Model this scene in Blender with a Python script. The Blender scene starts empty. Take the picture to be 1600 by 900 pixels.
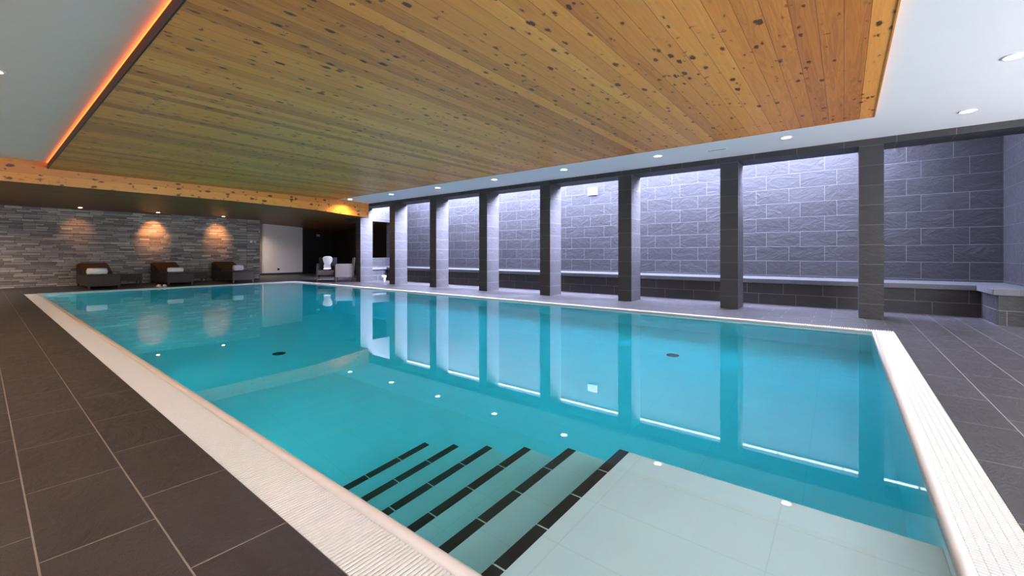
import bpy, bmesh, math, random
from mathutils import Vector, Matrix
random.seed(7)
C = bpy.context.scene.collection
PI = math.pi
# room axes: u runs along the pool away from the near end, v across it, z up.  World X = -u, Y = v.
def P(u, v, z=0.0): return Vector((-u, v, z))

# ------------------------------------------------------------------ node helpers
class NT:
    def __init__(s, name):
        s.m = bpy.data.materials.new(name); s.m.use_nodes = True
        s.t = s.m.node_tree; s.t.nodes.clear()
        s.out = s.t.nodes.new('ShaderNodeOutputMaterial')
    def n(s, typ, **kw):
        nd = s.t.nodes.new(typ)
        for k, v in kw.items():
            if k.startswith('_'): setattr(nd, k[1:], v)
        return nd
    def set(s, sock, v):
        if isinstance(v, bpy.types.NodeSocket): s.t.links.new(v, sock)
        elif v is not None:
            if hasattr(sock.default_value, '__len__') and not hasattr(v, '__len__'): v = (v, v, v)
            if hasattr(sock.default_value, '__len__') and len(sock.default_value) == 4 and len(v) == 3: v = (*v, 1)
            sock.default_value = v
    def math(s, op, a, b=None, c=None, clamp=False):
        nd = s.n('ShaderNodeMath'); nd.operation = op; nd.use_clamp = clamp
        s.set(nd.inputs[0], a)
        if b is not None: s.set(nd.inputs[1], b)
        if c is not None: s.set(nd.inputs[2], c)
        return nd.outputs[0]
    def vec(s, x, y, z):
        nd = s.n('ShaderNodeCombineXYZ')
        s.set(nd.inputs[0], x); s.set(nd.inputs[1], y); s.set(nd.inputs[2], z)
        return nd.outputs[0]
    def pos(s):
        g = s.n('ShaderNodeNewGeometry'); sp = s.n('ShaderNodeSeparateXYZ')
        s.t.links.new(g.outputs['Position'], sp.inputs[0])
        return s.math('MULTIPLY', sp.outputs[0], -1.0), sp.outputs[1], sp.outputs[2]     # u, v, z
    def objpos(s):
        g = s.n('ShaderNodeTexCoord'); sp = s.n('ShaderNodeSeparateXYZ')
        s.t.links.new(g.outputs['Object'], sp.inputs[0]); return sp.outputs[0], sp.outputs[1], sp.outputs[2]
    def noise(s, v, scale=5, detail=4, rough=.55, dist=0, out='Fac'):
        nd = s.n('ShaderNodeTexNoise'); s.set(nd.inputs['Vector'], v)
        nd.inputs['Scale'].default_value = scale; nd.inputs['Detail'].default_value = detail
        nd.inputs['Roughness'].default_value = rough; nd.inputs['Distortion'].default_value = dist
        return nd.outputs[out]
    def wn(s, v, out='Value'):
        nd = s.n('ShaderNodeTexWhiteNoise'); nd.noise_dimensions = '3D'; s.set(nd.inputs['Vector'], v); return nd.outputs[out]
    def ramp(s, f, stops):
        nd = s.n('ShaderNodeValToRGB'); s.set(nd.inputs[0], f); cr = nd.color_ramp
        while len(cr.elements) < len(stops): cr.elements.new(.5)
        for e, (p, c) in zip(cr.elements, stops):
            e.position = p; e.color = (*c, 1) if len(c) == 3 else c
        return nd.outputs[0]
    def mix(s, f, a, b, mode='MIX'):
        nd = s.n('ShaderNodeMix'); nd.data_type = 'RGBA'; nd.blend_type = mode
        s.set(nd.inputs[0], f); s.set(nd.inputs[6], a); s.set(nd.inputs[7], b); return nd.outputs[2]
    def smooth(s, x, lo, hi, a=0.0, b=1.0):
        nd = s.n('ShaderNodeMapRange'); nd.interpolation_type = 'SMOOTHSTEP'
        s.set(nd.inputs[0], x)
        for i, q in zip((1, 2, 3, 4), (lo, hi, a, b)): nd.inputs[i].default_value = q
        return nd.outputs[0]
    def bump(s, h, strength=.5, dist=.01):
        nd = s.n('ShaderNodeBump'); nd.inputs['Strength'].default_value = strength
        nd.inputs['Distance'].default_value = dist; s.set(nd.inputs['Height'], h); return nd.outputs[0]
    def bsdf(s, col, rough=.5, normal=None, metal=0, spec=.5, **kw):
        b = s.n('ShaderNodeBsdfPrincipled')
        s.set(b.inputs['Base Color'], col); s.set(b.inputs['Roughness'], rough)
        b.inputs['Metallic'].default_value = metal; b.inputs['Specular IOR Level'].default_value = spec
        if normal is not None: s.set(b.inputs['Normal'], normal)
        for k, v in kw.items(): s.set(b.inputs[k], v)
        s.t.links.new(b.outputs[0], s.out.inputs[0]); return b

def plain(name, col, rough=.5, metal=0, spec=.5, grain=.06, gs=40):
    m = NT(name); u, v, z = m.objpos(); nz = m.noise(m.vec(u, v, z), gs, 3)
    lo = tuple(c * (1 - grain) for c in col); hi = tuple(min(1, c * (1 + grain)) for c in col)
    m.bsdf(m.ramp(nz, [(.3, lo), (.7, hi)]), rough, metal=metal, spec=spec); return m.m

def emit(name, col, strength):
    m = NT(name); e = m.n('ShaderNodeEmission'); e.inputs[0].default_value = (*col, 1); e.inputs[1].default_value = strength
    m.t.links.new(e.outputs[0], m.out.inputs[0]); return m.m

def tile(name, axes, w, h, x0, y0, off, base, mortar, jx=.004, jy=.004, rough=.45, bump=.6, spec=.5, var=.25, offaxis=None, grain=1.0, period=2):
    """running-bond tile: axes pick the world axes ('u','v','z') for tile length and row direction"""
    m = NT(name); u, v, z = m.pos(); A = {'u': u, 'v': v, 'z': z}
    x, y = A[axes[0]], A[axes[1]]
    yy = m.math('DIVIDE', m.math('SUBTRACT', y, y0), h)
    row = m.math('FLOOR', yy)
    fy = m.math('SUBTRACT', yy, row)
    shift = m.math('MULTIPLY', m.math('MODULO', m.math('ADD', row, 100.0 * period), float(period)), off)
    xx = m.math('DIVIDE', m.math('SUBTRACT', m.math('SUBTRACT', x, x0), shift), w)
    colm = m.math('FLOOR', xx); fx = m.math('SUBTRACT', xx, colm)
    dx = m.math('MULTIPLY', m.math('MINIMUM', fx, m.math('SUBTRACT', 1.0, fx)), w)
    dy = m.math('MULTIPLY', m.math('MINIMUM', fy, m.math('SUBTRACT', 1.0, fy)), h)
    mx = m.smooth(dx, jx * .4, jx * .6); my = m.smooth(dy, jy * .4, jy * .6)
    face = m.math('MULTIPLY', mx, my)
    rnd = m.wn(m.vec(colm, row, 3.0))
    q = m.vec(m.math('ADD', x, m.math('MULTIPLY', rnd, 37.0)), m.math('MULTIPLY', y, 1.6), m.math('MULTIPLY', rnd, 11.0))
    n1 = m.noise(q, 3.2, 7, .62, 1.2); n2 = m.noise(q, 14, 5, .6, .4)
    f = m.math('ADD', m.math('MULTIPLY', n1, .6), m.math('MULTIPLY', n2, .4))
    k = m.math('ADD', m.math('MULTIPLY', m.math('SUBTRACT', rnd, .5), var), m.math('ADD', m.math('MULTIPLY', m.math('SUBTRACT', f, .5), .8), 1.0))
    col = m.mix(1.0, base, m.vec(k, k, k), 'MULTIPLY')
    col = m.mix(face, mortar, col)
    # riven slate relief: ledges plus grain
    led = m.noise(q, 2.2, 8, .7, 2.0)
    hgt = m.math('ADD', m.math('MULTIPLY', led, 1.0 * grain), m.math('MULTIPLY', n2, .25 * grain))
    hgt = m.math('ADD', hgt, m.math('MULTIPLY', face, .12))
    m.bsdf(col, m.math('ADD', rough, m.math('MULTIPLY', m.math('SUBTRACT', n2, .5), .25)), m.bump(hgt, bump, .02), spec=spec)
    return m.m

def wood(name, xa, ya, bw, base_stops, knots=1.0, rough=.42, seed=0.0, bumpk=.3):
    """boards running along axis xa, laid side by side along ya"""
    m = NT(name); u, v, z = m.pos(); A = {'u': u, 'v': v, 'z': z}
    x, y = A[xa], A[ya]
    yy = m.math('DIVIDE', y, bw); row = m.math('FLOOR', yy); fy = m.math('SUBTRACT', yy, row)
    r = m.wn(m.vec(row, seed, 1.7)); r2 = m.wn(m.vec(row, seed, 9.1))
    # long boards with butt joints
    xs = m.math('DIVIDE', m.math('ADD', x, m.math('MULTIPLY', r, 5.0)), 60.); bi = m.math('FLOOR', xs); fx = m.math('SUBTRACT', xs, bi)
    rb = m.wn(m.vec(row, bi, 4.4 + seed))
    dy = m.math('MULTIPLY', m.math('MINIMUM', fy, m.math('SUBTRACT', 1.0, fy)), bw)
    dx = m.math('MULTIPLY', m.math('MINIMUM', fx, m.math('SUBTRACT', 1.0, fx)), 60.)
    seam = m.math('MULTIPLY', m.smooth(dy, .0008, .0022), m.smooth(dx, .0005, .0018))
    # growth-ring grain: stretched along the board
    q = m.vec(m.math('ADD', m.math('MULTIPLY', x, .55), m.math('MULTIPLY', rb, 30.0)), m.math('ADD', m.math('MULTIPLY', y, 9.0), m.math('MULTIPLY', rb, 17.0)), rb)
    g1 = m.noise(q, 1.3, 4, .55, .8)
    rings = m.math('SINE', m.math('MULTIPLY', g1, 46.0))
    q2 = m.vec(m.math('MULTIPLY', x, 3.0), m.math('MULTIPLY', y, 160.0), rb)
    g2 = m.noise(q2, 1.0, 3, .6)
    f = m.math('ADD', m.math('MULTIPLY', rb, .55), m.math('ADD', m.math('MULTIPLY', g1, .35), m.math('ADD', m.math('MULTIPLY', rings, .06), m.math('MULTIPLY', g2, .12))))
    col = m.ramp(f, base_stops)
    # knots
    vo = m.n('ShaderNodeTexVoronoi'); vo.feature = 'F1'; vo.inputs['Randomness'].default_value = 1.0
    wob = m.noise(m.vec(x, y, seed), 30, 2)
    kx = m.math('ADD', m.math('MULTIPLY', x, 7.0), m.math('MULTIPLY', wob, .7))
    m.set(vo.inputs['Vector'], m.vec(kx, m.math('MULTIPLY', y, 13.5), m.math('MULTIPLY', rb, 0.0))); vo.inputs['Scale'].default_value = 1.0
    sp = m.n('ShaderNodeSeparateColor'); m.t.links.new(vo.outputs['Color'], sp.inputs[0])
    size = m.math('MULTIPLY', m.math('ADD', .38, m.math('POWER', sp.outputs[0], 3.0)), .23 * knots)
    kd = m.math('SUBTRACT', vo.outputs['Distance'], size)
    core = m.smooth(kd, -.03, .03, 1.0, 0.0)
    halo = m.smooth(kd, .0, .16, .5, 0.0)
    present = m.math('GREATER_THAN', sp.outputs[1], .15)
    core = m.math('MULTIPLY', core, present); halo = m.math('MULTIPLY', halo, present)
    col = m.mix(halo, col, (.30, .11, .025)); col = m.mix(m.math('MULTIPLY', core, .9), col, (.060, .020, .008))
    vo2 = m.n('ShaderNodeTexVoronoi'); vo2.feature = 'F1'; vo2.inputs['Scale'].default_value = 1.0
    m.set(vo2.inputs['Vector'], m.vec(m.math('ADD', m.math('ADD', m.math('MULTIPLY', x, 11.0), m.math('MULTIPLY', wob, 1.0)), 50.0), m.math('MULTIPLY', y, 6.5), 3.0 + seed))
    sp2 = m.n('ShaderNodeSeparateColor'); m.t.links.new(vo2.outputs['Color'], sp2.inputs[0])
    dk = m.math('MULTIPLY', m.smooth(m.math('SUBTRACT', vo2.outputs['Distance'], m.math('MULTIPLY', sp2.outputs[0], .21 * knots)), -.03, .04, .75, 0.0), m.math('GREATER_THAN', sp2.outputs[1], .62))
    col = m.mix(dk, col, (.10, .030, .010))
    col = m.mix(seam, (.07, .028, .008), col)
    m.bsdf(col, rough, m.bump(m.math('ADD', seam, m.math('MULTIPLY', g2, .15)), bumpk, .003), spec=.35)
    return m.m

# ------------------------------------------------------------------ materials
SL = (.031, .0295, .033)          # dark slate
MO = (.125, .12, .125)
FL = (.050, .045, .050)
M = {}
M['floor_u'] = tile('slate floor tiles long', 'uv', .603, .2863, 1.965, .115, .207, FL, (.30, .27, .25), .005, .0055, .42, .75, .45)
M['floor_v'] = tile('slate floor tiles cross', 'vu', .600, .2863, .10, -.46, -.20, FL, (.34, .335, .36), .005, .005, .33, .4, .85)
M['wall_uz'] = tile('slate wall tiles', 'uz', .6025, .3045, .306, .215, -.194, SL, MO, .006, .006, .5, .9, .4)
M['wall_vz'] = tile('slate end wall tiles', 'vz', .6025, .3045, .25, .215, -.194, SL, MO, .006, .006, .5, .9, .4)
M['bench_uz'] = tile('slate bench front', 'uz', .6025, .2045, .10, .0, .2, SL, (.17, .165, .18), .006, .006, .5, .5, .4)
M['bench_vz'] = tile('slate bench end', 'vz', .6025, .2045, .0, .0, .2, SL, (.22, .215, .23), .006, .006, .5, .5, .4)
M['ledge'] = tile('slate ledge slab', 'uv', .6025, 2.0, .0, .3, .0, (.085, .085, .095), MO, .006, .003, .45, .45, .5)
M['col_f'] = tile('column tiles front', 'uz', 50., .2955, -20.3, -.0745, 0., SL, (.10, .097, .10), .004, .006, .5, .5, .4)
M['col_s'] = tile('column tiles side', 'vz', 50., .2955, -20.3, -.0745, 0., SL, (.085, .083, .088), .004, .006, .5, .5, .4)
M['beam'] = tile('beam tiles', 'uz', .6025, .6, .0, 2.3, 0., SL, (.17, .165, .17), .005, .004, .5, .5, .4)
M['beam_b'] = tile('beam soffit tiles', 'uv', .6025, 5., .0, 6., 0., SL, (.17, .165, .17), .005, .004, .5, .5, .4)
ORG = [(.12, (.40, .120, .022)), (.42, (.66, .235, .040)), (.7, (.78, .30, .054)), (.95, (.86, .385, .085))]
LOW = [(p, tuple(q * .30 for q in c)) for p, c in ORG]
M['wood_ceiling'] = wood('knotty larch ceiling boards', 'v', 'u', .150, ORG, 1.0)
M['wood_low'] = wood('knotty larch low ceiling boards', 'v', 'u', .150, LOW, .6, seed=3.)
M['wood_fascia'] = wood('knotty larch fascia board', 'v', 'z', .36, [(.1, (.56, .20, .038)), (.9, (.74, .32, .065))], 1.3, seed=5.)
M['white'] = plain('white ceiling paint', (.70, .70, .70), .75, grain=.01, gs=3)
M['panel'] = plain('pale wall paint', (.66, .63, .62), .8, grain=.02, gs=3)
M['greywall'] = plain('grey plaster', (.16, .145, .155), .8, grain=.05, gs=6)
M['blackwall'] = plain('charcoal plaster', (.030, .026, .030), .8, grain=.1, gs=6)
M['grate'] = plain('white grate plastic', (.79, .78, .77), .42, grain=.02, gs=60)
M['channel'] = plain('gutter channel', (.17, .16, .155), .6, grain=.1)
M['curb'] = plain('cream curb tile', (.62, .585, .56), .3, grain=.03, gs=20)
M['black_tile'] = plain('black nosing tile', (.012, .012, .016), .4, grain=.1)
M['drain'] = plain('dark drain grille', (.01, .015, .02), .5)
M['towel'] = plain('white terry towel', (.90, .87, .88), .9, spec=.1, grain=.08, gs=120)
M['leather'] = plain('pale chair upholstery', (.11, .095, .095), .6, grain=.06)
M['cushion'] = plain('brown lounger mattress', (.11, .040, .012), .7, grain=.15, gs=60)
M['metal'] = plain('brushed metal', (.55, .54, .53), .35, metal=.9)
M['dark_metal'] = plain('dark metal leg', (.10, .09, .085), .4, metal=.6)
M['plastic'] = plain('white plastic', (.80, .80, .80), .4)
M['black_plastic'] = plain('black plastic', (.02, .02, .02), .4)
M['orange_lip'] = plain('dark stained timber edge', (.035, .018, .010), .5, grain=.2)

def wicker(name, col):
    m = NT(name); x, y, z = m.objpos()
    a = m.math('SINE', m.math('MULTIPLY', m.math('ADD', x, y), 420.0)); b = m.math('SINE', m.math('MULTIPLY', z, 420.0))
    w = m.math('MULTIPLY', a, b)
    nz = m.noise(m.vec(x, y, z), 25, 3)
    c = m.ramp(m.math('ADD', m.math('MULTIPLY', w, .2), nz), [(.2, tuple(q * .55 for q in col)), (.8, tuple(q * 1.5 for q in col))])
    m.bsdf(c, .55, m.bump(w, .5, .003)); return m.m
M['rattan'] = wicker('dark brown rattan', (.050, .036, .032))
M['rattan_side'] = wicker('black rattan', (.014, .011, .012))

def stone():
    m = NT('stacked split stone strips'); u, v, z = m.pos()
    h = .052
    # rows of uneven height
    zz = m.math('ADD', z, m.math('MULTIPLY', m.math('SINE', m.math('MULTIPLY', z, 31.0)), .010))
    yy = m.math('DIVIDE', zz, h); row = m.math('FLOOR', yy); fy = m.math('SUBTRACT', yy, row)
    r = m.wn(m.vec(row, 2., 5.)); wd = m.math('ADD', .22, m.math('MULTIPLY', r, .30))
    xx = m.math('DIVIDE', m.math('ADD', v, m.math('MULTIPLY', r, 9.)), wd); ci = m.math('FLOOR', xx); fx = m.math('SUBTRACT', xx, ci)
    rb = m.wn(m.vec(row, ci, 8.)); rc = m.wn(m.vec(ci, row, 21.))
    dy = m.math('MULTIPLY', m.math('MINIMUM', fy, m.math('SUBTRACT', 1., fy)), h)
    dx = m.math('MULTIPLY', m.math('MINIMUM', fx, m.math('SUBTRACT', 1., fx)), wd)
    edge = m.math('MULTIPLY', m.smooth(dy, .0, .006), m.smooth(dx, .0, .006))
    n = m.noise(m.vec(v, m.math('MULTIPLY', z, 4.), rb), 6, 5, .6)
    big = m.noise(m.vec(v, m.math('MULTIPLY', z, 2.), 4.), 1.6, 3)
    f = m.math('ADD', m.math('MULTIPLY', rb, .62), m.math('ADD', m.math('MULTIPLY', n, .25), m.math('MULTIPLY', big, .25)))
    col = m.ramp(f, [(.15, (.12, .11, .12)), (.42, (.27, .26, .265)), (.72, (.44, .41, .38)), (1., (.72, .68, .62))])
    col = m.mix(m.math('MULTIPLY', rc, .35), col, (.19, .13, .11))
    col = m.mix(edge, (.03, .027, .028), col)
    hg = m.math('ADD', m.math('MULTIPLY', rb, 1.), m.math('ADD', m.math('MULTIPLY', n, .4), m.math('MULTIPLY', edge, .5)))
    m.bsdf(col, .7, m.bump(hg, 1., .025), spec=.3); return m.m
M['stone'] = stone()

def pool_tile():
    m = NT('white pool tiles'); u, v, z = m.pos()
    def j(x, w, o):
        a = m.math('DIVIDE', m.math('SUBTRACT', x, o), w); f = m.math('FRACT', a)
        return m.smooth(m.math('MULTIPLY', m.math('MINIMUM', f, m.math('SUBTRACT', 1., f)), w), .001, .0035)
    g = m.n('ShaderNodeNewGeometry'); s = m.n('ShaderNodeSeparateXYZ'); m.t.links.new(g.outputs['Normal'], s.inputs[0])
    up = m.math('GREATER_THAN', m.math('ABSOLUTE', s.outputs[2]), .5)
    fl = m.math('MULTIPLY', j(u, .6, .2), j(v, .3, .08)); wl = j(z, .3, -.015)
    k = m.math('ADD', m.math('MULTIPLY', up, fl), m.math('MULTIPLY', m.math('SUBTRACT', 1., up), wl))
    n = m.noise(m.vec(u, v, z), 4, 4)
    tc = m.ramp(n, [(.3, (.85, .86, .86)), (.7, (.89, .895, .89))])
    col = m.mix(k, (.79, .80, .80), tc)
    m.bsdf(col, .35); return m.m
M['pool_tile'] = pool_tile()

def water():
    m = NT('still pool water')
    b = m.n('ShaderNodeBsdfPrincipled')
    b.inputs['Base Color'].default_value = (1, 1, 1, 1); b.inputs['Roughness'].default_value = 0.0
    b.inputs['IOR'].default_value = 1.333; b.inputs['Transmission Weight'].default_value = 1.0
    m.t.links.new(b.outputs[0], m.out.inputs[0])
    a = m.n('ShaderNodeVolumeAbsorption'); a.inputs[0].default_value = (.0, .935, .985, 1); a.inputs[1].default_value = .92
    m.t.links.new(a.outputs[0], m.out.inputs['Volume']); return m.m
M['water'] = water()
M['lamp_cool'] = emit('lit lamp glass cool', (1., .93, .86), 16)
M['lamp_warm'] = emit('lit lamp glass warm', (1., .78, .50), 14)
M['pool_fill_glow'] = emit('added pool fill lamp glass', (.95, 1., 1.), 50)  # glow of the added underwater fill lamps
M['warm_fill_glass'] = emit('added warm fill glow', (1., .60, .30), .6)  # fill glow for the panes added along the left wall
M['led'] = emit('orange led strip', (1., .115, .014), 3.6)
def sky_pane():
    m = NT('daylight through skylight glass')
    e = m.n('ShaderNodeEmission'); e.inputs[0].default_value = (.60, .66, 1., 1); e.inputs[1].default_value = 11
    t = m.n('ShaderNodeBsdfTransparent'); a = m.n('ShaderNodeAddShader')
    m.t.links.new(e.outputs[0], a.inputs[0]); m.t.links.new(t.outputs[0], a.inputs[1]); m.t.links.new(a.outputs[0], m.out.inputs[0]); return m.m
M['sky_glass'] = sky_pane()
M['tube'] = emit('lit fluorescent tube', (.74, .80, 1.), 5)
M['added_window_glass'] = emit('added daylight window glow', (.90, .92, 1.), 8.6)  # fill glow for the window added behind the camera
M['sign'] = emit('lit white sign face', (1., 1., 1.), 1.5)

# ------------------------------------------------------------------ geometry helpers
def obj(name, bm, mats, parent=None, smooth=False, bevel=0.0, loc=None):
    me = bpy.data.meshes.new(name); bmesh.ops.recalc_face_normals(bm, faces=bm.faces[:]) if bm.faces else None
    bm.to_mesh(me); bm.free()
    for mm in (mats if isinstance(mats, (list, tuple)) else [mats]): me.materials.append(mm)
    o = bpy.data.objects.new(name, me); C.objects.link(o)
    if parent: o.parent = parent
    if loc is not None: o.location = loc
    if smooth:
        for p in me.polygons: p.use_smooth = True
    if bevel:
        b = o.modifiers.new('Bevel', 'BEVEL'); b.width = bevel; b.segments = 2; b.limit_method = 'ANGLE'
    return o
def box(bm, u0, u1, v0, v1, z0, z1, mi=0, uvz=True):
    """box in room axes (u, v, z)"""
    pts = [P(u, v, z) if uvz else Vector((u, v, z)) for z in (z0, z1) for v in (v0, v1) for u in (u0, u1)]
    vs = [bm.verts.new(p) for p in pts]
    fs = [(0, 1, 3, 2), (4, 6, 7, 5), (0, 4, 5, 1), (2, 3, 7, 6), (0, 2, 6, 4), (1, 5, 7, 3)]
    r = []
    for f in fs:
        fc = bm.faces.new([vs[i] for i in f]); fc.material_index = mi; r.append(fc)
    return vs
def lbox(bm, x0, x1, y0, y1, z0, z1, mi=0): return box(bm, x0, x1, y0, y1, z0, z1, mi, False)
def by_normal(o, mu, mv, mz):
    """material index by facing: faces looking along u, along v, up/down"""
    for p in o.data.polygons:
        n = p.normal
        a = [abs(n.x), abs(n.y), abs(n.z)]; k = a.index(max(a)); p.material_index = (mu, mv, mz)[k]
def BM(): return bmesh.new()
def cyl(bm, cx, cy, z0, z1, r0, r1=None, n=24, mi=0, cap=True, axis='z'):
    r1 = r0 if r1 is None else r1
    a = []; b = []
    for i in range(n):
        t = 2 * PI * i / n
        def pt(r, h):
            x, y = r * math.cos(t), r * math.sin(t)
            return (cx + x, cy + y, h) if axis == 'z' else None
        a.append(bm.verts.new(pt(r0, z0))); b.append(bm.verts.new(pt(r1, z1)))
    for i in range(n):
        f = bm.faces.new((a[i], a[(i + 1) % n], b[(i + 1) % n], b[i])); f.material_index = mi
    if cap:
        bm.faces.new(a[::-1]).material_index = mi; bm.faces.new(b).material_index = mi
def lathe(bm, prof, n=28, cx=0, cy=0, mi=0, close=True):
    rings = [[bm.verts.new((cx + r * math.cos(2 * PI * i / n), cy + r * math.sin(2 * PI * i / n), z)) for i in range(n)] for r, z in prof]
    for k in range(len(rings) - 1):
        for i in range(n):
            bm.faces.new((rings[k][i], rings[k][(i + 1) % n], rings[k + 1][(i + 1) % n], rings[k + 1][i])).material_index = mi
    if close:
        bm.faces.new(rings[0][::-1]).material_index = mi; bm.faces.new(rings[-1]).material_index = mi
def tag(o, label=None, cat=None, group=None, kind=None):
    if label: o['label'] = label
    if cat: o['category'] = cat
    if group: o['group'] = group
    if kind: o['kind'] = kind
    return o
def thing(name, label, cat, loc, rotz=0, group=None, kind=None):
    o = bpy.data.objects.new(name, None); o.empty_display_size = .1; C.objects.link(o)
    o.location = loc; o.rotation_euler = (0, 0, rotz); return tag(o, label, cat, group, kind)
def struct(name, bm, mats, label=None, **kw):
    o = obj(name, bm, mats, **kw); o['kind'] = 'structure'
    if label: o['label'] = label
    return o
def dup(root, loc, rotz=None, label=None, group=None):
    r = root.copy(); C.objects.link(r); r.location = loc
    if rotz is not None: r.rotation_euler = (0, 0, rotz)
    if label: r['label'] = label
    if group: r['group'] = group
    for ch in list(root.children):
        c = ch.copy(); C.objects.link(c); c.parent = r
        for g in ch.children:
            d = g.copy(); C.objects.link(d); d.parent = c
    return r

# ------------------------------------------------------------------ dimensions
UN, UF = -.27, 15.36            # water edges along the pool
VN, VF = .93, 6.87              # water edges across the pool
GU0, GU1, GV0, GV1 = -.49, 15.50, .687, 7.10    # outer edges of the overflow grate
UNEAR = -4.6                    # near wall of the main room, behind the camera
UWALL = -2.08                   # near end wall
VWALL = 10.55                   # tiled wall behind the columns
WZ = -.015                      # water level
POOL_D = -1.26
VLEFT = -1.7
ZC = 2.69                       # white soffit
ZW = 2.65                       # wooden ceiling underside

# ------------------------------------------------------------------ floor (pieces around the pool, one mesh)
bm = BM()
T = .12
box(bm, GU0, 22.3, VLEFT, GV0, -T, 0, 0)                 # left deck
box(bm, GU0, 13.92, GV1, VWALL, -T, 0, 0)                # deck under the columns
box(bm, 13.92, 22.3, GV1, 12.2, -T, 0, 0)
box(bm, GU1, 22.3, GV0, GV1, -T, 0, 0)                   # far deck
box(bm, UWALL, GU0, 8.25, VWALL, -T, 0, 1); box(bm, UNEAR, GU0, VLEFT, 8.25, -T, 0, 1)              # near deck
struct('floor', bm, [M['floor_u'], M['floor_v']], 'dark slate tile deck around the pool')

# ------------------------------------------------------------------ pool
pool = thing('swimming_pool', 'long rectangular indoor pool with white tiled basin and underwater steps', 'pool', P(7.5, 3.9, 0))
def place(o, parent):           # keep room coordinates for a child of an Empty
    o.parent = parent; o.matrix_parent_inverse = Matrix.Translation(-Vector(parent.location)) if parent.rotation_euler.z == 0 else parent.matrix_world.inverted()
    return o
bm = BM()
th = .15
box(bm, UN - th, UF + th, VN - th, VF + th, POOL_D - th, POOL_D)
box(bm, UN - th, UN, VN - th, VF + th, POOL_D, -.03)
box(bm, UF, UF + th, VN - th, VF + th, POOL_D, -.03)
box(bm, UN, UF, VN - th, VN, POOL_D, -.03)
box(bm, UN, UF, VF, VF + th, POOL_D, -.03)
place(obj('basin', bm, M['pool_tile']), pool)
# shallow shelf and steps going down from it
S0, ST, SV, SZ, SD = .917, .31, 2.08, -.118, .19
bm = BM(); box(bm, UN, S0, VN, SV, POOL_D, SZ); place(obj('shallow_shelf', bm, M['pool_tile'], bevel=.004), pool)['label'] = 'pale shallow shelf above the steps'
for k in range(6):
    zt = SZ - SD * k
    if k:
        bm = BM(); box(bm, S0 + ST * (k - 1), S0 + ST * k, VN, SV, POOL_D, zt); place(obj('step', bm, M['pool_tile'], bevel=.004), pool)
    bm = BM(); ue = S0 + ST * k
    v = SV - .004; first = True
    while v > VN + .01:
        L = .245 if not first else .245
        v0 = max(VN + .002, v - L)
        box(bm, ue - .048, ue + .003, v0, v, zt - .012, zt + .0035)
        v = v0 - .009; first = False
    place(obj('step_nosing', bm, M['black_tile']), pool)['label'] = 'black tile strip along the edge of a step'
for (u, v) in ((5.607, 2.357), (1.70, 5.44)):
    bm = BM(); lathe(bm, [(.075, POOL_D), (.075, POOL_D + .006), (.062, POOL_D + .012)], 28, -u, v)
    for i in range(-3, 4): lbox(bm, -u - .05, -u + .05, v + i * .015 - .004, v + i * .015 + .004, POOL_D + .012, POOL_D + .016)
    place(obj('floor_drain', bm, M['drain']), pool)['label'] = 'small dark round drain in the pool floor'
lp = None
for k in range(7):  # unseen lamps added in the left pool wall to brighten the water
    u = 3.4 + k * 1.95
    t = thing('pool_fill_lamp', 'added unseen round underwater fill lamp in the side wall of the pool', 'lamp', P(u, VN, -.55), group='added underwater fill lamps')
    bm = BM(); lathe(bm, [(.15, 0), (.15, .012), (.125, .02), (.125, .0)], 28, close=False); o = obj('added_lamp_rim', bm, M['metal'], t); o.rotation_euler = (-PI / 2, 0, 0)
    bm = BM(); lathe(bm, [(.124, .002), (.10, .012), (.01, .016)], 28); o = obj('lamp_glass', bm, M['pool_fill_glow'], t); o.rotation_euler = (-PI / 2, 0, 0)
# rounded curb between grate and water
def curb_profile():
    return [(-.045, -.03), (-.045, .000), (-.036, .010), (-.020, .014), (-.006, .010), (.0, -.002), (.0, -.03)]
bm = BM()
cor = [(UN, VN, -1, -1), (UF, VN, 1, -1), (UF, VF, 1, 1), (UN, VF, -1, 1)]
prof = curb_profile(); rings = []
for (cu, cv, su, sv) in cor:
    rings.append([bm.verts.new(P(cu - su * px, cv - sv * px, pz)) for (px, pz) in prof])
for i in range(4):
    a, b = rings[i], rings[(i + 1) % 4]
    for j in range(len(prof) - 1): bm.faces.new((a[j], a[j + 1], b[j + 1], b[j]))
cb = place(obj('curb', bm, M['curb'], smooth=True), pool); cb['label'] = 'rounded cream curb around the water'
# water
bm = BM(); e = .0
box(bm, UN - .01, UF + .01, VN - .01, VF + .01, POOL_D - .01, WZ)
w = obj('pool_water', bm, M['water']); tag(w, 'still turquoise water filling the pool', 'water', kind='stuff')

# ------------------------------------------------------------------ overflow grate on four sides
gr = thing('overflow_grate', 'white slatted overflow grate running around the pool edge', 'grate', P(7.5, 3.9, 0))
bm = BM(); zb = -.05
box(bm, GU0, GU1, GV0, VN - .045, zb - .02, zb)
box(bm, GU0, GU1, VF + .045, GV1, zb - .02, zb)
box(bm, GU0, UN - .045, VN - .045, VF + .045, zb - .02, zb)
box(bm, UF + .045, GU1, VN - .045, VF + .045, zb - .02, zb)
place(obj('gutter_channel', bm, M['channel']), gr)
def slats_along_u(v0, v1, seg, u0, u1, pitch):
    bm = BM(); n = int((u1 - u0) / pitch); w = (v1 - v0) / seg
    for i in range(n):
        u = u0 + (i + .5) * (u1 - u0) / n; hw = pitch * .29
        for s in range(seg):
            a, b = v0 + s * w + .0015, v0 + (s + 1) * w - .0015
            box(bm, u - hw, u + hw, a, b, -.022, -.001)
    for s in range(seg + 1):
        vv = min(max(v0 + s * w, v0 + .004), v1 - .004)
        box(bm, u0, u1, vv - .004, vv + .004, -.034, -.008)
    return bm
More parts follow.
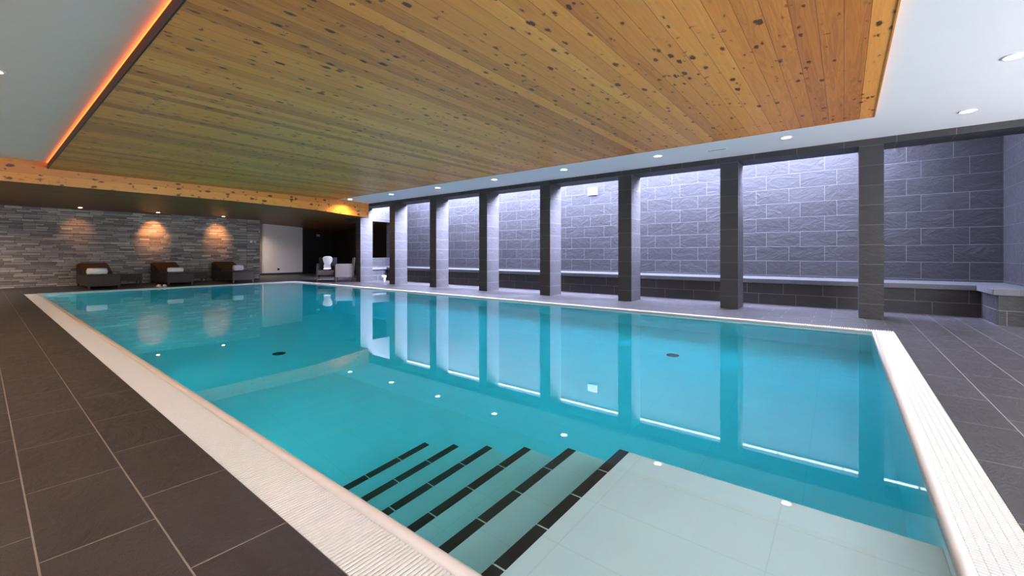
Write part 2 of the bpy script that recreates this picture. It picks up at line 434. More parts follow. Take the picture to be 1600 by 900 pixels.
def slats_along_v(u0, u1, seg, v0, v1, pitch):
    bm = BM(); n = int((v1 - v0) / pitch); w = (u1 - u0) / seg
    for i in range(n):
        v = v0 + (i + .5) * (v1 - v0) / n; hw = pitch * .29
        for s in range(seg):
            a, b = u0 + s * w + .0015, u0 + (s + 1) * w - .0015
            box(bm, a, b, v - hw, v + hw, -.022, -.001)
    for s in range(seg + 1):
        uu = min(max(u0 + s * w, u0 + .004), u1 - .004)
        box(bm, uu - .004, uu + .004, v0, v1, -.034, -.008)
    return bm
place(obj('grate_run', slats_along_u(GV0, VN - .047, 1, GU0, GU1, .0165), M['grate']), gr)
place(obj('grate_run', slats_along_u(VF + .047, GV1, 1, GU0, GU1, .0225), M['grate']), gr)
place(obj('grate_run', slats_along_v(GU0, UN - .047, 6, VN - .045, VF + .045, .0165), M['grate']), gr)
place(obj('grate_run', slats_along_v(UF + .047, GU1, 1, VN - .045, VF + .045, .0225), M['grate']), gr)

# ------------------------------------------------------------------ columns, beam, skylight shaft
colu = [-.177, 1.745, 3.689, 5.66, 7.62, 9.592, 11.55, 13.51]
where = ['nearest the camera, at the right', 'second from the right, beyond the wide bay', 'third from the right, beside the lit white sign bay',
         'fourth from the right of the row', 'fifth from the right of the row', 'sixth from the right of the row', 'second from the far end of the row', 'at the far end, beside the wooden fascia']
for i, ul in enumerate(colu):
    bm = BM(); box(bm, ul - .285, ul, 8.25, 8.73, 0, 2.595)
    o = obj('column', bm, [M['col_f'], M['col_s'], M['beam_b']]); by_normal(o, 1, 0, 2)
    tag(o, 'square dark slate-tiled column, ' + where[i], 'column', 'tiled columns along the pool', 'structure')
bm = BM(); box(bm, UWALL, 13.92, 8.25, 8.75, 2.595, ZC + .02)
o = struct('trim_1', bm, [M['wall_vz'], M['beam'], M['beam_b']], 'dark tiled beam carried by the row of columns'); by_normal(o, 0, 1, 2)
# upstand above the beam inside the shaft
bm = BM(); box(bm, UWALL, 13.92, 8.63, 8.75, ZC + .02, 3.5)
struct('wall_shaft', bm, M['white'])
bm = BM(); box(bm, UWALL, 14.2, VWALL, VWALL + .2, 0, 3.5)
o = struct('wall_right', bm, [M['wall_vz'], M['wall_uz'], M['ledge']], 'dark slate-tiled wall behind the columns'); by_normal(o, 0, 1, 2)
# near end wall, with a frosted window added out of view as fill light
UW2 = UNEAR - .25
wv0, wv1, wz0, wz1 = -1.4, 8.0, .35, 2.40
bm = BM()
box(bm, UW2, UNEAR, VLEFT - .2, wv0, 0, 2.9); box(bm, UW2, UNEAR, wv1, 8.25, 0, 2.9)
box(bm, UW2, UNEAR, wv0, wv1, 0, wz0); box(bm, UW2, UNEAR, wv0, wv1, wz1, 2.9)
box(bm, UW2, UWALL, 8.25, 8.50, 0, 2.9)
o = struct('wall_near', bm, [M['wall_vz'], M['wall_uz'], M['ledge']], 'slate-tiled wall with an added long window behind the camera'); by_normal(o, 0, 1, 2)
bm = BM(); box(bm, UWALL - .25, UWALL, 8.50, VWALL + .2, 0, 3.5); box(bm, UWALL - .25, UWALL, 8.25, 8.5, 2.9, 3.5)
o = struct('wall_bench_end', bm, [M['wall_vz'], M['wall_uz'], M['ledge']], 'slate-tiled end wall beside the bench'); by_normal(o, 0, 1, 2)
bm = BM(); nw = 7; ww = (wv1 - wv0) / nw
for k in range(nw): box(bm, UNEAR - .12, UNEAR - .10, wv0 + k * ww + .03, wv0 + (k + 1) * ww - .03, wz0 + .03, wz1 - .03)
wn_ = struct('added_window_1', bm, M['added_window_glass'], 'added long frosted daylight window in the unseen near wall, as fill light')
bm = BM()
for k in range(nw + 1): box(bm, UNEAR - .14, UNEAR - .06, wv0 + k * ww - .03, wv0 + k * ww + .03, wz0, wz1)
box(bm, UNEAR - .14, UNEAR - .06, wv0, wv1, wz0, wz0 + .03); box(bm, UNEAR - .14, UNEAR - .06, wv0, wv1, wz1 - .03, wz1)
obj('window_frame', bm, M['black_plastic'], wn_)
# left wall; unseen warm glowing panes are added here as fill light
bm = BM(); lw0, lw1, lz0, lz1 = .6, 15.6, .25, 2.35
box(bm, UNEAR - .25, lw0, VLEFT - .2, VLEFT, 0, 2.9); box(bm, lw1, 18.9, VLEFT - .2, VLEFT, 0, 2.9)
box(bm, lw0, lw1, VLEFT - .2, VLEFT, 0, lz0); box(bm, lw0, lw1, VLEFT - .2, VLEFT, lz1, 2.9); struct('wall_left', bm, M['greywall'])
bm = BM(); nb = 10; bw_ = (lw1 - lw0) / nb
for k in range(nb): box(bm, lw0 + k * bw_ + .03, lw0 + (k + 1) * bw_ - .03, VLEFT - .12, VLEFT - .10, lz0 + .03, lz1 - .03)
wl_ = struct('added_window_3', bm, M['warm_fill_glass'], 'added unseen warm glowing panes along the left deck, as fill light')
bm = BM()
for k in range(nb + 1): box(bm, lw0 + k * bw_ - .03, lw0 + k * bw_ + .03, VLEFT - .14, VLEFT - .06, lz0, lz1)
box(bm, lw0, lw1, VLEFT - .14, VLEFT - .06, lz0, lz0 + .03); box(bm, lw0, lw1, VLEFT - .14, VLEFT - .06, lz1 - .03, lz1)
obj('window_frame', bm, M['black_plastic'], wl_)
# far end wall of the shaft with an opening into the far lounge
bm = BM(); wo0, wo1, oz0, oz1 = 8.95, 10.0, .83, 2.21
box(bm, 13.92, 14.2, 8.75, wo0, 0, 3.5); box(bm, 13.92, 14.2, wo1, VWALL, 0, 3.5)
box(bm, 13.92, 14.2, wo0, wo1, 0, oz0); box(bm, 13.92, 14.2, wo0, wo1, oz1, 3.5)
box(bm, 13.92, 14.2, VWALL, 12.2, 0, 2.9)
o = struct('wall_shaft_end', bm, [M['wall_vz'], M['wall_uz'], M['ledge']]); by_normal(o, 0, 1, 2)
# skylight: opal glazing strip with frame
bm = BM(); sk0, sk1 = 8.76, 10.50
SU = -.55; n = 13; L = (13.90 - SU) / n
for k in range(n): box(bm, SU + k * L + .03, SU + (k + 1) * L - .03, sk0, sk1, 3.47, 3.50)
sky = struct('window_2', bm, M['sky_glass'], 'long opal skylight above the shaft behind the columns')
bm = BM()
for k in range(n + 1): box(bm, SU + k * L - .03, SU + k * L + .03, sk0, sk1, 3.44, 3.50)
obj('window_frame', bm, M['plastic'], sky)
bm = BM(); box(bm, UWALL, 13.92, sk1, VWALL, 3.46, 3.56); box(bm, UWALL, SU - .03, sk0, sk1, 3.46, 3.56); struct('ceiling.002', bm, M['white'])
# light tubes along the top of the tiled wall
tp = .0
bm = BM(); lathe(bm, [(.018, 0), (.018, 1.05)], 12)
proto = None
ku = -1.07 - 1.085
i = 0
while ku < 13.2:
    a, b = max(ku + .02, UWALL + .03), ku + 1.065
    if b - a > .3:
        bm = BM()
        for (q, s) in ((a, b),):
            m_ = 12; ra = [bm.verts.new(P(q, VWALL - .05 + .018 * math.cos(2 * PI * t / m_), 3.22 + .018 * math.sin(2 * PI * t / m_))) for t in range(m_)]
            rb = [bm.verts.new(P(s, VWALL - .05 + .018 * math.cos(2 * PI * t / m_), 3.22 + .018 * math.sin(2 * PI * t / m_))) for t in range(m_)]
            for t in range(m_): bm.faces.new((ra[t], ra[(t + 1) % m_], rb[(t + 1) % m_], rb[t]))
            bm.faces.new(ra); bm.faces.new(rb[::-1])
        o = obj('light_tube', bm, M['tube']); tag(o, 'lit white tube in the line along the top of the tiled wall', 'lamp', 'light tubes above the tiled wall')
        bm = BM(); box(bm, a - .01, b + .01, VWALL - .03, VWALL, 3.195, 3.245); obj('lamp_batten', bm, M['plastic'], o)
    ku += 1.085
# bench along the wall and its return blocks
bench = thing('wall_bench', 'long dark slate-tiled bench running along the wall behind the columns', 'bench', P(6., 10., 0))
bm = BM(); BF = 9.42
box(bm, -1.63, 13.35, BF, VWALL, 0, .415)
box(bm, UWALL, -1.63, 8.50, VWALL, 0, .415)
box(bm, 13.35, 13.92, 8.80, VWALL, 0, .415)
o = place(obj('bench_base', bm, [M['bench_vz'], M['bench_uz'], M['ledge']]), bench); by_normal(o, 0, 1, 2)
bm = BM(); ov = .05
pts = [(-1.63 + ov, 8.50 - ov), (UWALL, 8.50 - ov), (UWALL, VWALL), (13.92, VWALL), (13.92, 8.76), (13.35 - ov, 8.76), (13.35 - ov, BF - ov), (-1.63 + ov, BF - ov)]
lo = [bm.verts.new(P(a, b, .415)) for a, b in pts]; hi = [bm.verts.new(P(a, b, .488)) for a, b in pts]
bm.faces.new(lo[::-1]); bm.faces.new(hi)
for i in range(len(pts)): bm.faces.new((lo[i], lo[(i + 1) % len(pts)], hi[(i + 1) % len(pts)], hi[i]))
place(obj('bench_top', bm, M['ledge']), bench)['label'] = 'pale-edged slate slab on the bench'

# ------------------------------------------------------------------ ceilings
WU0, WU1, WV0, WV1 = -.285, 12.35, .845, 6.80
bm = BM()
box(bm, UW2, WU0, VLEFT - .2, 8.25, ZC, 2.9)
box(bm, WU0, 12.9, WV1, 8.25, ZC, 2.9)
ZL = 2.775
box(bm, WU0, 12.45, VLEFT - .2, WV0 + .10, ZL, 2.9)
struct('ceiling', bm, M['white'], 'white painted ceiling around the wooden panel')
bm = BM(); box(bm, WU0, WU1 + .05, WV0 + .012, WV1, ZW, 2.74)
struct('ceiling_panel', bm, [M['wood_ceiling']], 'large suspended ceiling panel of knotty larch boards')
# dark lip along the left edge of the panel and thin lips on near and right edges
bm = BM(); box(bm, WU0, WU1, WV0, WV0 + .012, ZW - .005, 2.75); struct('trim_2', bm, M['orange_lip'], 'dark timber lip along the left edge of the wooden ceiling')
bm = BM(); box(bm, WU0 - .012, WU0, WV0, WV1 + .01, ZW - .005, ZC); box(bm, WU0, WU1, WV1, WV1 + .010, ZW - .005, ZC)
struct('trim_3', bm, M['wood_fascia'], 'thin larch edge board on the near and right edges of the wooden ceiling')
bm = BM(); box(bm, WU0 + .05, WU1 - .02, WV0 + .0, WV0 + .010, 2.752, 2.768)
o = obj('led_strip', bm, M['led']); tag(o, 'glowing orange light strip along the left edge of the wooden ceiling', 'light strip')
# lower wooden ceiling over the far lounge: a grid of heights that dips towards the columns
us = [12.35, 14.5, 16.5, 18.6, 21.0, 22.4]; vs_ = [VLEFT, 4.0, 5.8, 6.4, 7.2, 8.3, 10.0, 12.2]
def zlow(u, v):
    def lin(x, ks):
        for (a, za), (b, zb_) in zip(ks, ks[1:]):
            if x <= b: return za + (zb_ - za) * max(0, (x - a)) / (b - a)
        return ks[-1][1]
    z1 = lin(v, [(0, 2.34), (4, 2.34), (5.8, 2.30), (8.3, 2.20), (12.2, 2.16)])
    z2 = lin(v, [(0, 2.37), (7.2, 2.37), (8.3, 2.37), (10, 2.28), (12.2, 2.16)])
    t = min(1, max(0, (u - 12.4) / 6.0)); return z1 + (z2 - z1) * t
def ufas(v): return 12.35 if v <= 6.3 else 12.35 + (v - 6.3) / 2.0 * .40
bm = BM()
def low_grid(us, vs_):
    grid = []
    for iu, u in enumerate(us):
        row = []
        for v in vs_:
            uu = ufas(v) if (iu == 0 and u < 13) else u
            row.append((bm.verts.new(P(uu, v, zlow(uu, v))), bm.verts.new(P(uu, v, 2.9))))
        grid.append(row)
    for i in range(len(us) - 1):
        for j in range(len(vs_) - 1):
            bm.faces.new((grid[i][j][0], grid[i + 1][j][0], grid[i + 1][j + 1][0], grid[i][j + 1][0]))
            bm.faces.new((grid[i][j][1], grid[i][j + 1][1], grid[i + 1][j + 1][1], grid[i + 1][j][1]))
    for j in range(len(vs_) - 1):
        for i in (0, len(us) - 1): bm.faces.new((grid[i][j][0], grid[i][j + 1][0], grid[i][j + 1][1], grid[i][j][1]))
    for i in range(len(us) - 1):
        for j in (0, len(vs_) - 1): bm.faces.new((grid[i][j][0], grid[i][j][1], grid[i + 1][j][1], grid[i + 1][j][0]))
low_grid([12.35, 14.2, 16.5, 18.6, 21.0, 22.4], [VLEFT, 4.0, 5.8, 6.4, 7.2, 8.24])
low_grid([14.2, 16.5, 18.6, 21.0, 22.4], [8.24, 10.0, 12.2])
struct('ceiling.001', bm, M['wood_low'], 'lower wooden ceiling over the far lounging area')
# fascia board facing the pool
bm = BM(); fv = [VLEFT, 0., 2., 4., 5.8, 6.3, 7.0, 7.6, 8.24]
A = []
for v in fv:
    u = ufas(v) - .03; zb_ = zlow(ufas(v), v) - .004
    A.append([bm.verts.new(P(u, v, zb_)), bm.verts.new(P(u, v, 2.80)), bm.verts.new(P(u + .028, v, 2.80)), bm.verts.new(P(u + .028, v, zb_))])
for a, b in zip(A, A[1:]):
    for k in range(4): bm.faces.new((a[k], a[(k + 1) % 4], b[(k + 1) % 4], b[k]))
bm.faces.new(A[0]); bm.faces.new(A[-1][::-1])
struct('trim_4', bm, M['wood_fascia'], 'knotty larch fascia board at the far end of the main ceiling')

# ------------------------------------------------------------------ far lounge walls
bm = BM(); box(bm, 18.6, 18.9, VLEFT, 7.08, 0, 2.36)
struct('wall_back', bm, M['stone'], 'wall of stacked grey split-stone strips behind the loungers')
bm = BM(); box(bm, 21.15, 21.4, 7.0, 8.15, 0, 2.6); box(bm, 18.9, 21.4, 6.8, 7.0, 0, 2.6); struct('wall_recess', bm, M['greywall'], 'dark grey wall between the stone wall and the pale panel')
bm = BM(); box(bm, 21.0, 21.4, 8.15, 9.93, .09, 2.6); struct('wall_panel', bm, M['panel'], 'pale plain wall panel in the far lounge')
bm = BM(); box(bm, 20.98, 21.4, 7.0, 9.93, 0, .09); struct('baseboard_back', bm, M['black_plastic'])
bm = BM(); box(bm, 22.25, 22.5, 9.93, 12.4, 0, 2.6); box(bm, 21.4, 22.3, 9.75, 9.93, 0, 2.6); box(bm, 14.2, 22.3, 12.2, 12.4, 0, 2.6)
box(bm, 13.51, 14.2, 8.245, 8.75, 2.10, 2.594)
struct('wall_far', bm, M['blackwall'], 'charcoal wall behind the armchairs')

# ------------------------------------------------------------------ lamps
def make_downlight(mat, r=.062):
    t = thing('downlight', '', 'lamp', (0, 0, 0))
    bm = BM(); lathe(bm, [(r, .004), (r, -.004), (r + .006, -.008), (r + .020, -.006), (r + .022, .0)], 32, close=False)
    obj('trim_ring', bm, M['plastic'], t, smooth=True)
    bm = BM(); lathe(bm, [(r - .002, .0), (r - .004, -.003), (.01, -.0045)], 32)
    obj('lamp_glass', bm, mat, t)
    return t
def spot(u, v, z, col, power, size=110, blend=.6, tilt=None, r=.05):
    l = bpy.data.lights.new('spot_lamp', 'SPOT'); l.color = col; l.energy = power; l.spot_size = math.radians(size); l.spot_blend = blend; l.shadow_soft_size = r
    o = bpy.data.objects.new('spot_lamp', l); C.objects.link(o); o.location = P(u, v, z)
    if tilt: 
        d = P(*tilt) - P(u, v, z); o.rotation_euler = d.to_track_quat('-Z', 'Y').to_euler()
    return o
d0 = make_downlight(M['lamp_cool'])
soff = [(-1.17, 7.40), (.67, 7.40), (2.57, 7.40), (4.48, 7.39), (6.34, 7.38), (8.27, 7.38), (10.22, 7.36), (12.15, 7.22), (-1.17, 5.60), (-1.17, 3.75), (-1.17, 1.9)]
sl = ['in the white soffit by the near corner of the wooden ceiling', 'in the white soffit above the nearest column bay', 'in the white soffit, third of the row from the right',
      'in the white soffit, fourth of the row from the right', 'in the white soffit, fifth of the row from the right', 'in the white soffit, sixth of the row from the right', 'in the white soffit, last but one before the fascia', 'in the white soffit, touching the far wooden fascia',
      'in the white ceiling at the right edge of the photo', 'added out of view in the white ceiling above the near deck', 'added out of view in the white ceiling by the near left corner']  # last two lamps are unseen, added to carry the near row on
for k, ((u, v), s) in enumerate(zip(soff, sl)):
    lab = 'round lit downlight ' + s
    if k == 0: d0.location = P(u, v, ZC); d0['label'] = lab; d0['group'] = 'downlights in the white soffit'
    else: dup(d0, P(u, v, ZC), label=lab, group='downlights in the white soffit')
    spot(u, v, ZC - .03, (1., .88, .74) if u < 12 else (1., .55, .20), 26 if u < 12 else 62, 120 if u < 12 else 150, .7)
d1 = make_downlight(M['lamp_warm'], .055)
for k, (u, s) in enumerate([(4.6, 'at the top left corner of the photo'), (6.6, 'second along the left ceiling strip'), (8.5, 'third along the left ceiling strip'), (10.5, 'last along the left ceiling strip, by the fascia'), (2.65, 'added unseen above the left deck, out past the corner'), (.7, 'added unseen above the left deck beside the camera')]):  # final pair is added out of view, extending the row towards the camera
    lab = 'warm recessed downlight ' + s
    if k == 0: d1.location = P(u, .10, ZL); d1['label'] = lab; d1['group'] = 'warm downlights over the left deck'
    else: dup(d1, P(u, .10, ZL), label=lab, group='warm downlights over the left deck')
    spot(u, .10, ZL - .03, (1., .60, .32), 26, 130, .8)
for k, (v, s, pw) in enumerate([(1.9, 'above the lounger furthest left', 14), (3.72, 'above the middle lounger', 90), (5.6, 'above the right lounger', 64)]):
    lab = 'small warm spotlight in the low wooden ceiling ' + s
    z = zlow(17.95, v) - .012
    q = dup(d1, P(17.95, v, z), label=lab, group='spotlights grazing the stone wall'); q.scale = (.9, .9, .9)
    spot(17.95, v, z - .03, (1., .40, .13), pw, 58, 1., (18.6, v, 1.70), .02)
for (u, v, pw, s) in ((17.0, -.7, 150, 'out past the left end of the loungers'), (14.2, -.7, 60, 'over the far left corner of the deck'), (20.2, 7.22, 120, 'in the recess behind the end of the stone wall')):  # unseen downlights added to brighten the far lounge
    dup(d1, P(u, v, zlow(u, v) - .012), label='added warm downlight in low ceiling ' + s, group='added fill downlights in the low wooden ceiling')
    spot(u, v, zlow(u, v) - .04, (1., .80, .62), pw, 150, .9)
# white lit sign box high on the tiled wall
t = thing('sign_box', 'small square lit white box high on the slate-tiled wall', 'sign', P(5.46, VWALL, 2.70))
bm = BM(); lbox(bm, -.14, .14, -.05, 0, -.10, .10); obj('housing', bm, M['plastic'], t, bevel=.006)
bm = BM(); lbox(bm, -.13, .13, -.056, -.0495, -.09, .09); obj('lit_face', bm, M['sign'], t)
# slot vent in the soffit
t = thing('ceiling_vent', 'small white slot vent in the soffit between two downlights', 'vent', P(1.65, 7.55, ZC))
bm = BM(); lbox(bm, -.16, .16, -.03, .03, -.006, 0); obj('vent_frame', bm, M['plastic'], t, bevel=.002)
bm = BM(); lbox(bm, -.14, .14, -.018, -.004, -.008, -.0055); lbox(bm, -.14, .14, .004, .018, -.008, -.0055); obj('vent_slot', bm, M['channel'], t)

# ------------------------------------------------------------------ loungers
def make_lounger():
    # local axes: x = -u direction (foot end towards +x), y = v; origin at the foot end, left edge
    t = thing('sun_lounger', '', 'lounger', (0, 0, 0))
    W = .68
    bm = BM(); lbox(bm, -2.05, 0, 0, W, .08, .37); obj('base', bm, M['rattan'], t, bevel=.012)
    bm = BM(); lbox(bm, -1.25, -.01, .02, W - .02, .37, .405); obj('mattress', bm, M['rattan'], t, bevel=.015)
    # raised back: wedge slab
    bm = BM(); x0, x1 = -1.15, -2.05
    a = [(x0, .37), (x0, .41), (x1 + .12, .66), (x1, .66), (x1, .37)]
    L = [bm.verts.new((x, .0, z)) for x, z in a]; R = [bm.verts.new((x, W, z)) for x, z in a]
    bm.faces.new(L); bm.faces.new(R[::-1])
    for i in range(5): bm.faces.new((L[i], R[i], R[(i + 1) % 5], L[(i + 1) % 5]))
    obj('backrest', bm, M['rattan_side'], t, bevel=.01)
    bm = BM(); b = [(x0 + .02, .415), (x0 + .02, .445), (x1 + .10, .70), (x1 + .10, .665)]
    L = [bm.verts.new((x, .03, z)) for x, z in b]; R = [bm.verts.new((x, W - .03, z)) for x, z in b]
    bm.faces.new(L); bm.faces.new(R[::-1])
    for i in range(4): bm.faces.new((L[i], R[i], R[(i + 1) % 4], L[(i + 1) % 4]))
    o = obj('back_cushion', bm, M['cushion'], t, bevel=.01); o['label'] = 'warm brown back cushion'
    for (x, y) in ((-.05, .04), (-.05, W - .04), (-2.0, .04), (-2.0, W - .04)):
        bm = BM(); lbox(bm, x - .025, x + .025, y - .025, y + .025, 0, .085); obj('leg', bm, M['rattan'], t)
    return t
lg = make_lounger()
for k, (u, v, lab) in enumerate([(16.15, 1.84, 'dark rattan sun lounger furthest left, with visible brown back cushion'), (16.30, 3.60, 'dark rattan sun lounger in the middle, with white slippers at its side'), (16.2, 5.32, 'dark rattan sun lounger furthest right, by the end of the stone wall')]):
    if k == 0: lg.location = P(u, v, 0); lg['label'] = lab; lg['group'] = 'sun loungers along the stone wall'
    else: dup(lg, P(u, v, 0), label=lab, group='sun loungers along the stone wall')
# low side tables
def make_table():
    t = thing('side_table', '', 'table', (0, 0, 0))
    bm = BM(); lbox(bm, -.29, .29, -.29, .29, .14, .345); obj('table_top', bm, M['rattan'], t, bevel=.01)
    for x in (-.25, .25):
        for y in (-.25, .25):
            bm = BM(); lbox(bm, x - .025, x + .025, y - .025, y + .025, 0, .145); obj('leg', bm, M['rattan'], t)
    return t
tb = make_table(); tb.location = P(17.7, 2.93, 0); tb['label'] = 'low dark rattan side table between the left and middle loungers'; tb['group'] = 'side tables between loungers'
dup(tb, P(17.7, 4.68, 0), label='low dark rattan side table between the middle and right loungers')
# rolled towels
def towel(u, v, z, L, R, rotz, label, fold=1.0, H=None):
    t = thing('rolled_towel', label, 'towel', P(u, v, z), rotz, 'white towels on the loungers')
    bm = BM(); n, m_ = 28, 20; rings = []
    H = H or R
    for i in range(m_ + 1):
        y = -L / 2 + L * i / m_
        e_ = min(1., (1 - abs(2 * i / m_ - 1)) * 7 + .55)
        ring = []
        for k in range(n):
            a = 2 * PI * k / n
            c, s = math.cos(a), math.sin(a)
            sx = math.copysign(abs(c) ** .7, c); sz = math.copysign(abs(s) ** .75, s)
            w_ = 1 + .03 * math.sin(3 * a + y * 20) + .02 * math.sin(y * 55 + a)
            ring.append(bm.verts.new((R * sx * e_ * w_, y, H * (1 + sz * e_ * w_))))
        rings.append(ring)
    for i in range(m_):
        for k in range(n): bm.faces.new((rings[i][k], rings[i][(k + 1) % n], rings[i + 1][(k + 1) % n], rings[i + 1][k]))
    bm.faces.new(rings[0]); bm.faces.new(rings[-1][::-1])
    obj('towel_roll', bm, M['towel'], t, smooth=True)
    # loose flap with a hem lying over the roll
    bm = BM(); prev = None
    for k in range(9):
        a = math.radians(-20 + k * 18); rr = 1.05
        p = [bm.verts.new((R * rr * math.cos(a), y, H + H * rr * math.sin(a) + .002)) for y in (-L * .46, L * .46)]
        if prev: bm.faces.new((prev[0], prev[1], p[1], p[0]))
        prev = p
    f = obj('towel_flap', bm, M['towel'], t, smooth=True); s = f.modifiers.new('Solidify', 'SOLIDIFY'); s.thickness = .008; s.offset = 0
    return t
towel(16.36, 2.06, .408, .42, .095, math.radians(8), 'rolled white towel on the foot of the left lounger', H=.080)
towel(16.48, 3.84, .408, .40, .085, math.radians(-4), 'rolled white towel on the foot of the middle lounger', H=.068)
towel(16.42, 5.56, .408, .29, .11, math.radians(3), 'folded thick white towel on the right lounger', H=.088)
# slippers
def make_slipper():
    t = thing('slipper', '', 'slipper', (0, 0, 0))
    bm = BM(); n = 20; lo = []; hi = []
    for k in range(n):
        a = 2 * PI * k / n; x = .14 * math.cos(a); y = .048 * math.sin(a) * (1 + .18 * math.cos(a))
        lo.append(bm.verts.new((x, y, 0))); hi.append(bm.verts.new((x, y, .014)))
    for k in range(n): bm.faces.new((lo[k], lo[(k + 1) % n], hi[(k + 1) % n], hi[k]))
    bm.faces.new(lo[::-1]); bm.faces.new(hi); obj('sole', bm, M['towel'], t)
    bm = BM(); rows = []
    for i in range(7):
        x = .0 + .13 * i / 6; r = .05 * math.sqrt(max(.05, 1 - (x / .15) ** 2)); hh = .062 * math.sqrt(max(.1, 1 - (x / .15) ** 2))
        rows.append([bm.verts.new((x, r * math.cos(PI * k / 8), .012 + hh * math.sin(PI * k / 8))) for k in range(9)])
    for i in range(6):
        for k in range(8): bm.faces.new((rows[i][k], rows[i][k + 1], rows[i + 1][k + 1], rows[i + 1][k]))
    o = obj('upper', bm, M['towel'], t, smooth=True); s = o.modifiers.new('Solidify', 'SOLIDIFY'); s.thickness = .006
    return t
s0 = make_slipper(); s0.location = P(16.02, 3.33, 0); s0.rotation_euler = (0, 0, .15); s0['label'] = 'left one of two white slippers on the deck by the middle lounger'; s0['group'] = 'pair of white slippers'
dup(s0, P(16.02, 3.47, 0), -.1, 'right one of two white slippers on the deck by the middle lounger')

# ------------------------------------------------------------------ armchairs
def make_armchair(label, rotz, loc, side_mat, back_mat):
    # local: faces -y, width along x
    t = thing('armchair', label, 'armchair', loc, rotz)
    W, D = .64, .58
    bm = BM(); lbox(bm, -W / 2 + .06, W / 2 - .06, -D / 2, D / 2 - .08, .22, .40); obj('seat', bm, M['rattan'], t, bevel=.02)
    for s in (-1, 1):
        bm = BM(); x = s * (W / 2 - .03)
        a = [(-D / 2, .16), (-D / 2, .60), (-D / 2 + .05, .63), (D / 2, .63), (D / 2, .16)]
        L = [bm.verts.new((x - .03, y, z)) for y, z in a]; R = [bm.verts.new((x + .03, y, z)) for y, z in a]
        bm.faces.new(L); bm.faces.new(R[::-1])
        for i in range(5): bm.faces.new((L[i], R[i], R[(i + 1) % 5], L[(i + 1) % 5]))
        obj('armrest', bm, side_mat, t, bevel=.012)
    bm = BM(); a = [(D / 2 - .09, .20), (D / 2 - .02, .84), (D / 2 + .05, .85), (D / 2, .20)]
    L = [bm.verts.new((-W / 2 + .02, y, z)) for y, z in a]; R = [bm.verts.new((W / 2 - .02, y, z)) for y, z in a]
    bm.faces.new(L); bm.faces.new(R[::-1])
    for i in range(4): bm.faces.new((L[i], R[i], R[(i + 1) % 4], L[(i + 1) % 4]))
    obj('backrest', bm, back_mat, t, bevel=.015)
    for x in (-W / 2 + .03, W / 2 - .03):
        for y in (-D / 2 + .025, D / 2 - .03):
            bm = BM(); cyl(bm, x, y, 0, .18, .014, .02, 12); obj('leg', bm, M['dark_metal'], t)
    bm = BM(); lbox(bm, -W / 2 + .05, W / 2 - .05, -D / 2 + .02, -D / 2 + .035, .07, .085); obj('stretcher', bm, M['metal'], t)
    return t
ac1 = make_armchair('dark rattan armchair with a white bathrobe draped on it', math.radians(55), P(14.65, 7.80, 0), M['rattan_side'], M['rattan_side'])
ac2 = make_armchair('armchair with pale leather side and back next to the far column', math.radians(-34), P(13.98, 8.10, 0), M['leather'], M['leather'])
# bathrobe: knotted shape draped over the back and down onto the seat
bm = BM()
prof = [(.13, .435, -.26, .03), (.14, .455, -.17, .05), (.10, .48, -.05, .07), (.13, .52, .06, .07), (.10, .60, .13, .06), (.12, .64, .15, .06), (.155, .72, .17, .06), (.17, .80, .19, .06), (.15, .865, .20, .05), (.08, .90, .22, .04)]
rings = []; n = 20
for i, (w_, z, y, th_) in enumerate(prof):
    ring = []
    for k in range(n):
        a = 2 * PI * k / n; f = 1 + .10 * math.sin(5 * a + i * 1.3)
        ring.append(bm.verts.new((w_ * math.cos(a) * f + (.03 if i < 3 else 0), y - .03 + (th_ * .5) * math.sin(a) * f, z + .45 * th_ * math.sin(a) * (1 if i < 3 else 0))))
    rings.append(ring)
for i in range(len(rings) - 1):
    for k in range(n): bm.faces.new((rings[i][k], rings[i][(k + 1) % n], rings[i + 1][(k + 1) % n], rings[i + 1][k]))
bm.faces.new(rings[0]); bm.faces.new(rings[-1][::-1])
rb_ = obj('bathrobe', bm, M['towel'], smooth=True, loc=ac1.location); rb_.rotation_euler = (0, 0, math.radians(55)); rb_.modifiers.new('Subsurf', 'SUBSURF').levels = 1
tag(rb_, 'white bathrobe draped and gathered over the left armchair', 'bathrobe')
# small bin beside the far column
t = thing('waste_bin', 'small grey bin with white top on the tiles behind the far column', 'bin', P(12.82, 8.92, 0))
bm = BM(); lathe(bm, [(.060, 0), (.072, .15)], 20); obj('bin_body', bm, M['metal'], t, smooth=False)
bm = BM(); lathe(bm, [(.080, .145), (.082, .20), (.070, .215), (.02, .22)], 20); obj('bin_lid', bm, M['plastic'], t, smooth=True)
# little wall fittings
def plate(name, label, cat, loc, w, h, mats, rotz=0, dot=True):
    t = thing(name, label, cat, loc, rotz)
    bm = BM(); lbox(bm, 0, .012, -w / 2, w / 2, -h / 2, h / 2); obj('plate', bm, mats[0], t, bevel=.003)
    if dot:
        bm = BM(); lbox(bm, .012, .018, -w / 5, w / 5, -h / 5, h / 5); obj('button', bm, mats[1], t)
    return t
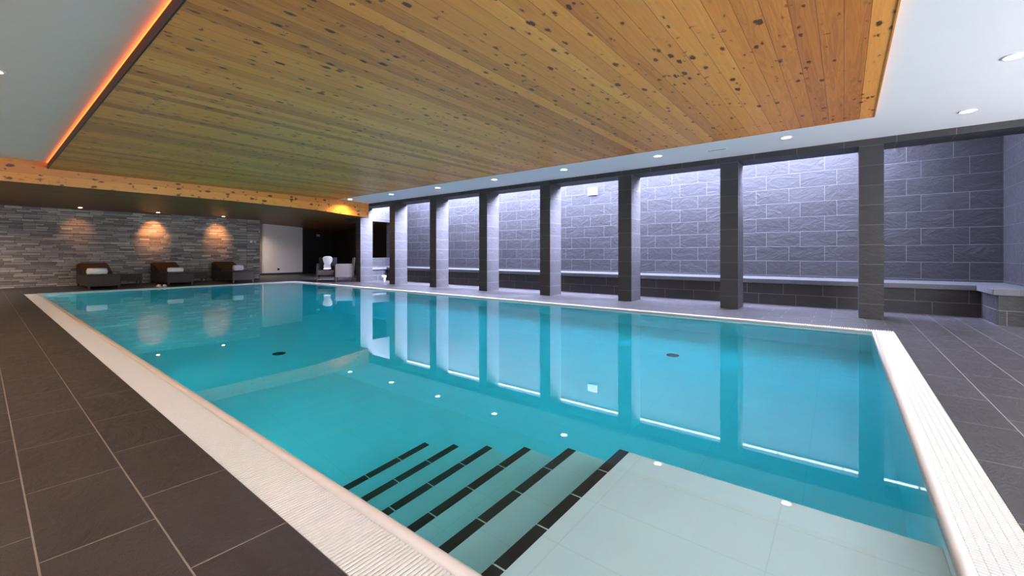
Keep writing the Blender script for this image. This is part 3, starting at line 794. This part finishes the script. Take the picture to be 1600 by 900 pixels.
# far walls face the camera along -u, i.e. world +X
plate('wall_switch', 'left of two small white wall plates at the right end of the stone wall', 'switch', P(18.6, 6.76, 1.47), .09, .09, (M['plastic'], M['plastic']))
plate('wall_switch', 'right, fainter one of two small wall plates at the end of the stone wall', 'switch', P(18.6, 6.90, 1.47), .08, .08, (M['metal'], M['metal']))
plate('wall_socket', 'small dark round fitting low on the pale wall panel', 'socket', P(21.0, 8.80, .26), .10, .10, (M['black_plastic'], M['black_plastic']))
plate('emergency_light', 'small pale box high on the charcoal wall above the armchairs', 'emergency light', P(22.25, 11.35, 1.98), .20, .12, (M['metal'], M['plastic']))

sl_ = bpy.data.lights.new('sun_through_skylight', 'SUN'); sl_.energy = 42; sl_.angle = math.radians(30); sl_.color = (.66, .70, 1.)
so_ = bpy.data.objects.new('sun_through_skylight', sl_); C.objects.link(so_)
so_.rotation_euler = P(1.6, -.62, -1.).to_track_quat('-Z', 'Y').to_euler(); so_.location = P(5, 9, 8)
# ------------------------------------------------------------------ world, camera, view
w = bpy.data.worlds.new('World'); bpy.context.scene.world = w; w.use_nodes = True
w.node_tree.nodes['Background'].inputs[0].default_value = (.55, .62, .75, 1); w.node_tree.nodes['Background'].inputs[1].default_value = .3
cam = bpy.data.cameras.new('Camera'); co = bpy.data.objects.new('Camera', cam); C.objects.link(co)
co.location = (0, 0, .96); co.rotation_euler = (PI / 2, 0, math.radians(38.25))
cam.sensor_fit = 'HORIZONTAL'; cam.sensor_width = 36; cam.lens = 658 / 1600 * 36
cam.shift_y = -(450 - 397.6) / 1600
cam.clip_start = .02
sc = bpy.context.scene; sc.camera = co
vs = sc.view_settings; vs.view_transform = 'Standard'; vs.look = 'None'; vs.gamma = 1; vs.exposure = 0.95; vs.use_curve_mapping = False
cy = sc.cycles; cy.max_bounces = 14; cy.diffuse_bounces = 6; cy.glossy_bounces = 6; cy.transmission_bounces = 10; cy.use_denoising = True
cy.sample_clamp_indirect = 6; cy.caustics_refractive = True; cy.caustics_reflective = True
